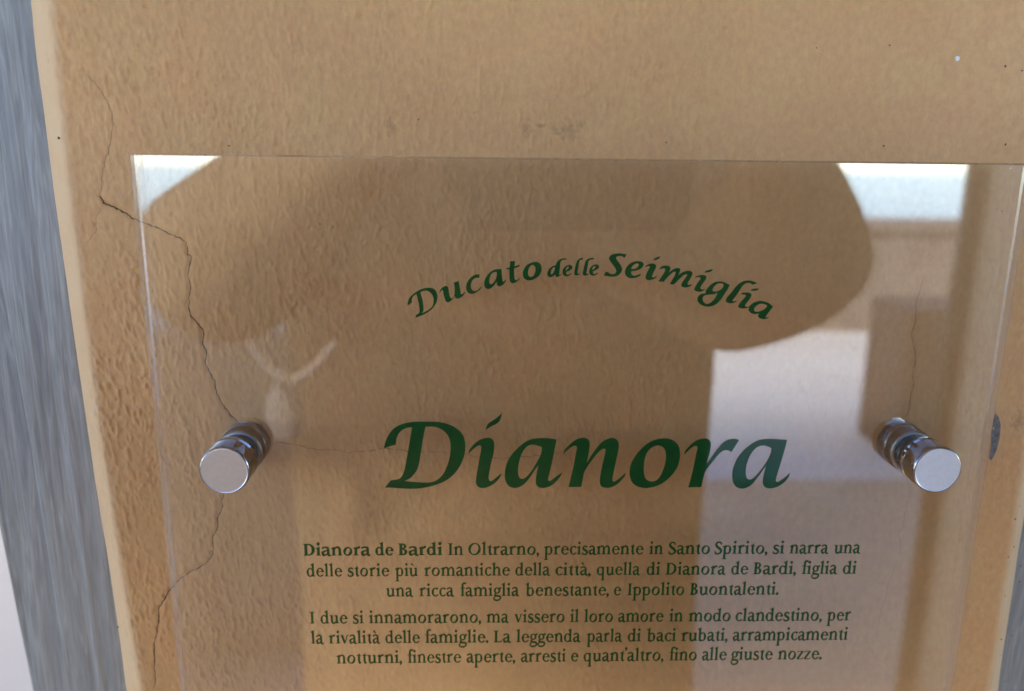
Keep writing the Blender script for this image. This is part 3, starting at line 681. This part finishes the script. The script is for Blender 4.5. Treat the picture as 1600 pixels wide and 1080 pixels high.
LINES = [
 ((475, 868.4), (1345, 864.6), [('Dianora', 474.4, 579.3, 1), ('de', 586.5, 615.3, 1), ('Bardi', 622.5, 691.5, 1), ('In', 700, 724, 0), ('Oltrarno,', 731.7, 842.4, 0), ('precisamente', 849.6, 1005.5, 0), ('in', 1014, 1035.7, 0), ('Santo', 1044, 1109, 0), ('Spirito,', 1116, 1199, 0), ('si', 1207, 1225, 0), ('narra', 1233, 1294, 0), ('una', 1302.5, 1344, 0)]),
 ((480, 901), (1338, 896.6), [('delle', 479.3, 535.3, 0), ('storie', 543.4, 608.6, 0), ('più', 617.3, 653.2, 0), ('romantiche', 662.7, 797, 0), ('della', 805, 859.7, 0), ('città,', 867.7, 923, 0), ('quella', 932.2, 1000, 0), ('di', 1010, 1031.4, 0), ('Dianora', 1040, 1133.5, 0), ('de', 1142, 1168.8, 0), ('Bardi,', 1176.6, 1243.6, 0), ('figlia', 1252.2, 1307.7, 0), ('di', 1316.3, 1337.6, 0)]),
 ((603, 932.2), (1216, 929), [('una', 603.2, 645.5, 0), ('ricca', 655, 709.6, 0), ('famiglia', 718.8, 811.4, 0), ('benestante,', 820.8, 951.2, 0), ('e', 959, 970.4, 0), ('Ippolito', 980, 1068.8, 0), ('Buontalenti.', 1077.7, 1216.3, 0)]),
 ((484, 974.6), (1329, 969.6), [('I', 484.4, 491.8, 0), ('due', 501, 543.4, 0), ('si', 551.4, 568.4, 0), ('innamorarono,', 576.4, 751.8, 0), ('ma', 759.9, 795, 0), ('vissero', 803.6, 882, 0), ('il', 890.4, 904.2, 0), ('loro', 912.4, 957.5, 0), ('amore', 965.6, 1036.6, 0), ('in', 1045.2, 1066.8, 0), ('modo', 1075.4, 1141, 0), ('clandestino,', 1148.7, 1283.9, 0), ('per', 1291.6, 1329, 0)]),
 ((487, 1006), (1324, 999.8), [('la', 485.9, 506, 0), ('rivalità', 513.8, 594.3, 0), ('delle', 602.3, 656.4, 0), ('famiglie.', 664, 763.3, 0), ('La', 771.4, 798.4, 0), ('leggenda', 806.5, 907, 0), ('parla', 916.4, 971.9, 0), ('di', 980.5, 1001.2, 0), ('baci', 1010, 1056, 0), ('rubati,', 1063.9, 1136.6, 0), ('arrampicamenti', 1144.4, 1324, 0)]),
 ((527, 1037), (1283, 1030), [('notturni,', 526, 628.2, 0), ('finestre', 636.8, 720.8, 0), ('aperte,', 728.8, 805, 0), ('arresti', 813.7, 884, 0), ('e', 892, 903.7, 0), ('quant’altro,', 911.5, 1036.6, 0), ('fino', 1045.2, 1088.3, 0), ('alle', 1096.4, 1135.2, 0), ('giuste', 1141.5, 1207, 0), ('nozze.', 1214.8, 1283.8, 0)]),
]
for (p0, p1, words) in LINES:
    bl = lambda u, p0=p0, p1=p1: p0[1] + (u - p0[0]) * (p1[1] - p0[1]) / (p1[0] - p0[0])
    for (txt, u0, u1, b_) in words: word_obj(txt, u0, u1, bl, b_)

# ------------------------------------------------------------------ chrome standoffs
def standoff(u, v, label):
    CAPH = .0285
    q = px(u, v, -CAPH); root = empty('standoff_fixing', (q.x, 0, q.z)); tag(root, label, 'fixing', 'chrome fixings holding the plaque')
    r = .00862
    def part(name, prof, m):
        o = bm_obj(name, lathe_bm(prof, 72), m, root, True)
        o.data.set_sharp_from_angle(angle=R(50 if m != M_brushed else 2)); return o
    part('wall_barrel', [(0, -.0012), (r * .97, -.0012), (r * .99, .0006), (r * .99, -BACK - .0016), (r * .95, -BACK - .001), (r * .86, -BACK - .0004), (0, -BACK - .0004)], M_barrel)
    part('gasket', [(r * .70, -BACK - .0003), (r * .84, -BACK - .0003), (r * .84, -FRONT + .0012), (r * .70, -FRONT + .0012)], M_smoke)
    part('cap', [(r * .5, -FRONT + .0004), (r * .97, -FRONT + .0004), (r * 1.0, -FRONT + .0009), (r * 1.0, -FRONT + .0021), (r * .93, -FRONT + .0025), (r * .93, -FRONT + .0034), (r, -FRONT + .0039), (r, CAPH - .0010), (r * .985, CAPH - .0004), (r * .955, CAPH - .0001), (r * .93, CAPH)], M_chrome)
    part('face_disc', [(r * .93, CAPH), (r * .91, CAPH - .0001), (r * .5, CAPH - .00012), (0, CAPH - .00012)], M_brushed)
standoff(350, 736, 'chrome cylinder fixing at the left of the plaque, over the long crack')
standoff(1465.5, 735, 'chrome cylinder fixing at the right of the plaque, bright pale face')

# ------------------------------------------------------------------ the street the plaque mirrors
GZ = -1.42
M_pave = simple('pale_stone_paving', (.88, .85, .79), .8, ns=1.5, var=.05)
g = mesh_obj('ground', [(-60, -6.6, GZ), (60, -6.6, GZ), (60, 60, GZ), (-60, 60, GZ)], [(0, 1, 2, 3)], M_pave); tag(g, kind='structure')
dst = mesh_obj('pavement', [(-4, -3.1, GZ + .004), (4, -3.1, GZ + .004), (4, -.02, GZ + .004), (-4, -.02, GZ + .004)], [(0, 1, 2, 3)], simple('warm_bounce_paving', (.66, .52, .36), .8, ns=3, var=.06)); tag(dst, kind='structure')  # warm bounce light put into the colour of the near paving
# building that holds the door frames: lintel and flanks above and beside the openings
M_front = M_plaster_far
bld = empty('house_front', (0, .15, GZ)); tag(bld, 'ochre house front whose doorways stand either side of the pier', 'building')
xl = fLo(0) - .95; xr = fRo(0) + .95
rel(bm_obj('lintel', box_bm(-6, 6, .012, .40, 1.0, 4.4), M_front), bld)
rel(bm_obj('left_flank', box_bm(-6, xl, .012, .40, GZ, .998), M_front), bld)
rel(bm_obj('right_flank', box_bm(xr, 6, .012, .40, GZ, .998), M_front), bld)
M_dark = simple('dark_door', (.03, .03, .032), .4)
rel(bm_obj('door', box_bm(fRo(-.4) + .07, xr - .002, .034, .07, GZ + .005, .997), M_dark), bld)
# added roof, out of view, to keep sky light off the wall
SHADE_DEPTH = 1.25
rel(bm_obj('shade_roof', box_bm(-6, 6, -SHADE_DEPTH, .01, 1.05, 1.25), M_front), bld)
# pale inner court wall seen past the left frame
M_pale = simple('whitewashed_wall', (.80, .84, .86), .8, ns=4, var=.03)
cw = bm_obj('court_wall', box_bm(-3.5, -.35, 1.1, 1.3, GZ, .2), M_pale); tag(cw, 'whitewashed low wall in daylight past the left door frame', 'wall')

# across the promenade: a stone parapet, the river and the open sky
M_par = simple('brown_stone', (.27, .21, .165), .9, ns=6, var=.2)
par = empty('river_parapet', (0, -6.2, GZ)); tag(par, 'brown stone parapet along the far side of the promenade above the river', 'wall')
rel(bm_obj('wall', box_bm(-30, 30, -6.6, -6.2, GZ, -.60), M_par), par); rel(bm_obj('coping', box_bm(-30, 30, -6.65, -6.15, -.599, -.53, .01), M_par), par)
M_water, t_, p_ = mat('river_water'); p_.inputs['Base Color'].default_value = (.06, .12, .14, 1); p_.inputs['Roughness'].default_value = .10; p_.inputs['IOR'].default_value = 1.33
t_.links.new(bump(t_, noise_n(t_, coords(t_), 2.5, 4), .35, .12), p_.inputs['Normal'])
wt = mesh_obj('river', [(-120, -190, GZ - 3), (120, -190, GZ - 3), (120, -6.61, GZ - 3), (-120, -6.61, GZ - 3)], [(0, 1, 2, 3)], M_water); tag(wt, kind='structure')
qb = rfl(455, 600, -1.85)  # low wall added so bright ground stays out of the reflection
lw = empty('added_low_wall', (qb.x - .8, -1.85, GZ)); tag(lw, 'low wall added to mask bright ground, left of the standing photographer', 'wall')
rel(bm_obj('body', box_bm(qb.x - 2.4, qb.x + .06, -2.15, -1.85, GZ, rfl(400, 515, -1.85).z, .02), simple('pinkish_render', (.74, .56, .40), .85, ns=5, var=.06)), lw)
# right-hand side pier; an added dark tube draws the shadow gap at its edge
q1 = rfl(1490, 700, -1.15)
sp = empty('side_pier', (q1.x + .2, -1.15, GZ)); tag(sp, 'plastered pier standing to the right of the doorway', 'pillar')
rel(bm_obj('shaft', box_bm(q1.x, q1.x + .75, -1.20, -.95, GZ, 1.05, .01), simple('pale_ochre_render', (.66, .53, .36), .85, ns=5, var=.08)), sp)
shade_gap = empty('shade_gap_tube', (q1.x - .012, -1.17, GZ)); tag(shade_gap, 'thin dark tube drawing the shadow gap beside the right-hand pier', 'shade_gap')
b = bmesh.new(); bmesh.ops.create_cone(b, cap_ends=True, segments=20, radius1=.014, radius2=.014, depth=2.4); bmesh.ops.translate(b, verts=b.verts, vec=(q1.x - .016, -1.17, GZ + 1.25))
rel(bm_obj('tube', b, simple('shade_gap_brown', (.06, .045, .03), .5), smooth=True), shade_gap)
# planter
qp = rfl(1425, 560, -3.6); 
pl = empty('planter', (qp.x, -3.6, GZ)); tag(pl, 'brown wooden planter box on the paving across from the doorway', 'planter')
zt_ = rfl(1425, 470, -3.6).z; M_box = simple('brown_timber', (.14, .085, .05), .7)
rel(bm_obj('box', box_bm(qp.x - .16, qp.x + .5, -3.75, -3.35, GZ, zt_, .01), M_box), pl)
# ------------------------------------------------------------------ the photographer
M_coat = simple('tan_coat', (.52, .34, .18), .85, spec=.1, ns=30); M_skin = simple('skin', (.40, .22, .14), .5); M_trou = simple('beige_trousers', (.42, .35, .26), .8)
M_hairm = simple('brown_hair', (.035, .02, .012), .5); M_phone = simple('phone_bronze', (.17, .13, .10), .45)
man = empty('person', (0, -.66, GZ)); tag(man, 'photographer in a tan coat holding up a phone before the plaque', 'person')
def skin(name, joints, bones, m, root=0, sub=2, par=man):
    me = bpy.data.meshes.new(name); me.from_pydata([tuple(j[0]) for j in joints], bones, []); o = bpy.data.objects.new(name, me); C.objects.link(o)
    sk = o.modifiers.new('skin', 'SKIN'); me.skin_vertices[0].data[root].use_root = True
    for v, j in zip(me.skin_vertices[0].data, joints):
        r = j[1]; v.radius = (r, r) if not isinstance(r, tuple) else r
    sk.use_smooth_shade = True; s = o.modifiers.new('sub', 'SUBSURF'); s.levels = sub; s.render_levels = sub
    me.materials.append(m); rel(o, par); return o
V3 = Vector
sh = .175; YB = -.68
rh = rfl(1262, 335, -.315); lh = V3((-.035, -.312, .025))
rel_b = rfl(960, 375, -.50); lel = rfl(302, 445, -.46)
bj = [(V3((.0, YB, -.50)), .13), (V3((.0, YB, -.25)), .125), (V3((0, YB, -.04)), .12), (V3((0, YB, .06)), .055), (V3((0, YB + .03, .12)), .058), (V3((0, YB + .05, .22)), .092), (V3((0, YB + .04, .30)), .06),
      (V3((sh, YB, -.03)), .055), (rel_b, .042), (rh + V3((.0, -.02, -.03)), .028), (rh, .034),
      (V3((-sh, YB, -.03)), .055), (lel, .042), (lh + V3((-.03, -.02, -.02)), .028), (lh, .030),
      (V3((.09, YB, -.60)), .085), (V3((.10, YB, -.98)), .055), (V3((.11, YB, -1.35)), .040), (V3((-.09, YB, -.60)), .085), (V3((-.10, YB, -.98)), .055), (V3((-.11, YB, -1.35)), .040)]
be = [(0, 1), (1, 2), (2, 3), (3, 4), (4, 5), (5, 6), (2, 7), (7, 8), (8, 9), (9, 10), (2, 11), (11, 12), (12, 13), (13, 14), (0, 15), (15, 16), (16, 17), (0, 18), (18, 19), (19, 20)]
skin('body', bj, be, M_skin)
# fingers: right hand wraps the end of the phone, left hand steadies its left end
def fingers(base, spread, curl, out, thumb):
    for k in range(4):
        b_ = base + spread * (k - 1.5); L = (.034, .040, .038, .030)[k]
        p1 = b_ + out * L; p2 = p1 + (out * .6 + curl * .8).normalized() * L * .8; p3 = p2 + curl * L * .6
        skin('finger', [(b_, .010), (p1, .0092), (p2, .0085), (p3, .0075)], [(0, 1), (1, 2), (2, 3)], M_skin, 0, 2)
    skin('thumb', [(base - out * .02, .013), (base + thumb * .03, .011), (base + thumb * .055 + curl * .01, .0095)], [(0, 1), (1, 2)], M_skin, 0, 2)
fingers(rh + V3((-.01, .01, .01)), V3((.006, 0, -.019)), V3((-.5, -.2, .1)), V3((-.75, .35, .25)), V3((-.6, .1, -.5)))
fingers(lh + V3((0, -.004, .0)), V3((-.004, 0, -.016)), V3((.3, -.5, 0)), V3((.2, -.2, -.6)), V3((.3, -.4, -.4)))
def loft(name, secs, m, par=man, n=40, p=2.4):
    V, Fc = [], []
    for (cx, cy, cz, rx, ry) in secs:
        for k in range(n):
            a_ = 2 * math.pi * k / n; c_, s_ = math.cos(a_), math.sin(a_)
            f = 1 + .02 * math.sin(5 * a_ + cz * 30)
            V.append((cx + rx * f * math.copysign(abs(c_) ** (2 / p), c_), cy + ry * f * math.copysign(abs(s_) ** (2 / p), s_), cz))
    for i in range(len(secs) - 1):
        for k in range(n): Fc.append((i * n + k, i * n + (k + 1) % n, (i + 1) * n + (k + 1) % n, (i + 1) * n + k))
    Fc.append(tuple(range(n))[::-1]); Fc.append(tuple((len(secs) - 1) * n + k for k in range(n)))
    o = mesh_obj(name, V, Fc, m, smooth=True); o.data.set_sharp_from_angle(angle=R(60)); rel(o, par); return o
eL, eR = rfl(462, 850, YB + .02), rfl(1100, 850, YB + .02); cxx = (eL.x + eR.x) / 2; hw = (eR.x - eL.x) / 2
loft('coat', [(cxx, YB, -1.02, hw * 1.0, .16), (cxx, YB, -.8, hw * 1.0, .16), (cxx, YB, -.5, hw, .15), (cxx, YB, -.25, hw * .99, .15), (cxx, YB, -.08, hw * 1.0, .135), (cxx * .6, YB, .00, hw * .93, .11), (0, YB, .045, hw * .6, .09), (0, YB, .075, .07, .075)], M_coat)
up_r = V3((sh + .03, YB, -.05)); up_l = V3((-sh - .02, YB, -.05))
skin('sleeve', [(up_r, .075), (rel_b, .055), (rfl(1150, 425, -.345), .055), (rfl(1240, 385, -.325), .080), (rfl(1185, 300, -.32), .068), (rfl(1115, 250, -.32), .06), (rfl(1200, 532, -.335), .050)], [(0, 1), (1, 2), (2, 3), (3, 4), (4, 5), (2, 6)], M_coat)
skin('sleeve', [(up_l, .075), (lel, .086), (lh + V3((-.075, -.03, -.03)), .046), (lh + V3((-.035, -.015, -.012)), .040)], [(0, 1), (1, 2), (2, 3)], M_coat)
for s in (-1, 1):
    loft('trouser_leg', [(s * .11, YB, GZ + .06, .075, .085), (s * .105, YB, -.95, .085, .09), (s * .10, YB, -.60, .105, .12)], M_trou, p=2)
    loft('shoe', [(s * .11, YB + .05, GZ + .001, .055, .14), (s * .11, YB + .05, GZ + .03, .055, .14), (s * .11, YB + .01, GZ + .08, .045, .075), (s * .11, YB, GZ + .10, .04, .05)], M_phone, p=2)
# face and hair
hc = V3((0, YB + .05, .215)); b = bmesh.new(); bmesh.ops.create_uvsphere(b, u_segments=28, v_segments=18, radius=1)
for v in list(b.verts):
    if v.co.y > .25 and v.co.z < .35: b.verts.remove(v)
for v in b.verts: v.co = hc + V3((v.co.x * .098, v.co.y * .112 - .012, v.co.z * .122 + .02))
rel(bm_obj('hair', b, M_hairm, smooth=True), man)
skin('nose', [(hc + V3((0, .088, .01)), .008), (hc + V3((0, .106, -.02)), .012)], [(0, 1)], M_skin)
for s in (-1, 1):
    b = bmesh.new(); bmesh.ops.create_uvsphere(b, u_segments=14, v_segments=10, radius=.011); bmesh.ops.translate(b, verts=b.verts, vec=hc + V3((s * .032, .083, .012))); rel(bm_obj('eye', b, simple('eye_white', (.5, .48, .45), .2), smooth=True), man)
    skin('ear', [(hc + V3((s * .092, 0, .02)), .010), (hc + V3((s * .096, -.004, -.02)), .009)], [(0, 1)], M_skin)
skin('mouth', [(hc + V3((-.022, .086, -.052)), .005), (hc + V3((0, .093, -.052)), .006), (hc + V3((.022, .086, -.052)), .005)], [(0, 1), (1, 2)], simple('lips', (.30, .10, .09), .5))
# phone, held level with the lens: its glass sits just behind the viewpoint
ph = bm_obj('phone', box_bm(-.014, .142, -.060, .014, .005, .013, .002), M_phone); ph.matrix_world = Matrix.Translation(CAM) @ ROT.to_4x4(); tag(ph, 'bronze phone held sideways in both hands before the plaque', 'phone')

# added pale V shape, its colour standing in for glints of light
glint = empty('glint_stand_in', rfl(455, 640, -.44)); tag(glint, 'small pale cloth bag hanging by its handles from the photographer\'s arm', 'glint')
M_glint = simple('pale_glint', (.50, .43, .37), .9, ns=40, var=.1)
for a_ in ((383, 540), (525, 535)):
    skin('glint_arm', [(rfl(*a_, -.40), .004), (rfl((a_[0] + 450) / 2, 580, -.40), .0045), (rfl(450, 603, -.40), .006)], [(0, 1), (1, 2)], M_glint, 0, 1, glint)
c_ = rfl(440, 640, -.44); loft('glint_body', [(c_.x, -.44, rfl(440, 685, -.44).z, .012, .012), (c_.x, -.44, c_.z, .017, .016), (c_.x + .003, -.44, rfl(440, 605, -.44).z, .012, .012)], M_glint, glint)
# dust grains caught on the front of the plaque
M_dust = simple('dust', (.55, .5, .42), .9)
rr = random.Random(21); V, Fc = [], []
for _ in range(70):
    x, z, q = rr.uniform(PX0, PX1), rr.uniform(PZ0, PZ1), rr.uniform(.00005, .00014); b_ = len(V); an = rr.uniform(0, 3)
    V.append((x, FRONT - q - .00001, z))
    for k in range(5): V.append((x + q * math.cos(an + k * 1.257) * rr.uniform(.6, 1.6), FRONT - .00001, z + q * math.sin(an + k * 1.257) * rr.uniform(.6, 1.6)))
    Fc += [(b_, b_ + 1 + k, b_ + 1 + (k + 1) % 5) for k in range(5)]
o = mesh_obj('dust', V, Fc, M_dust); rq(o); o['kind'] = 'stuff'
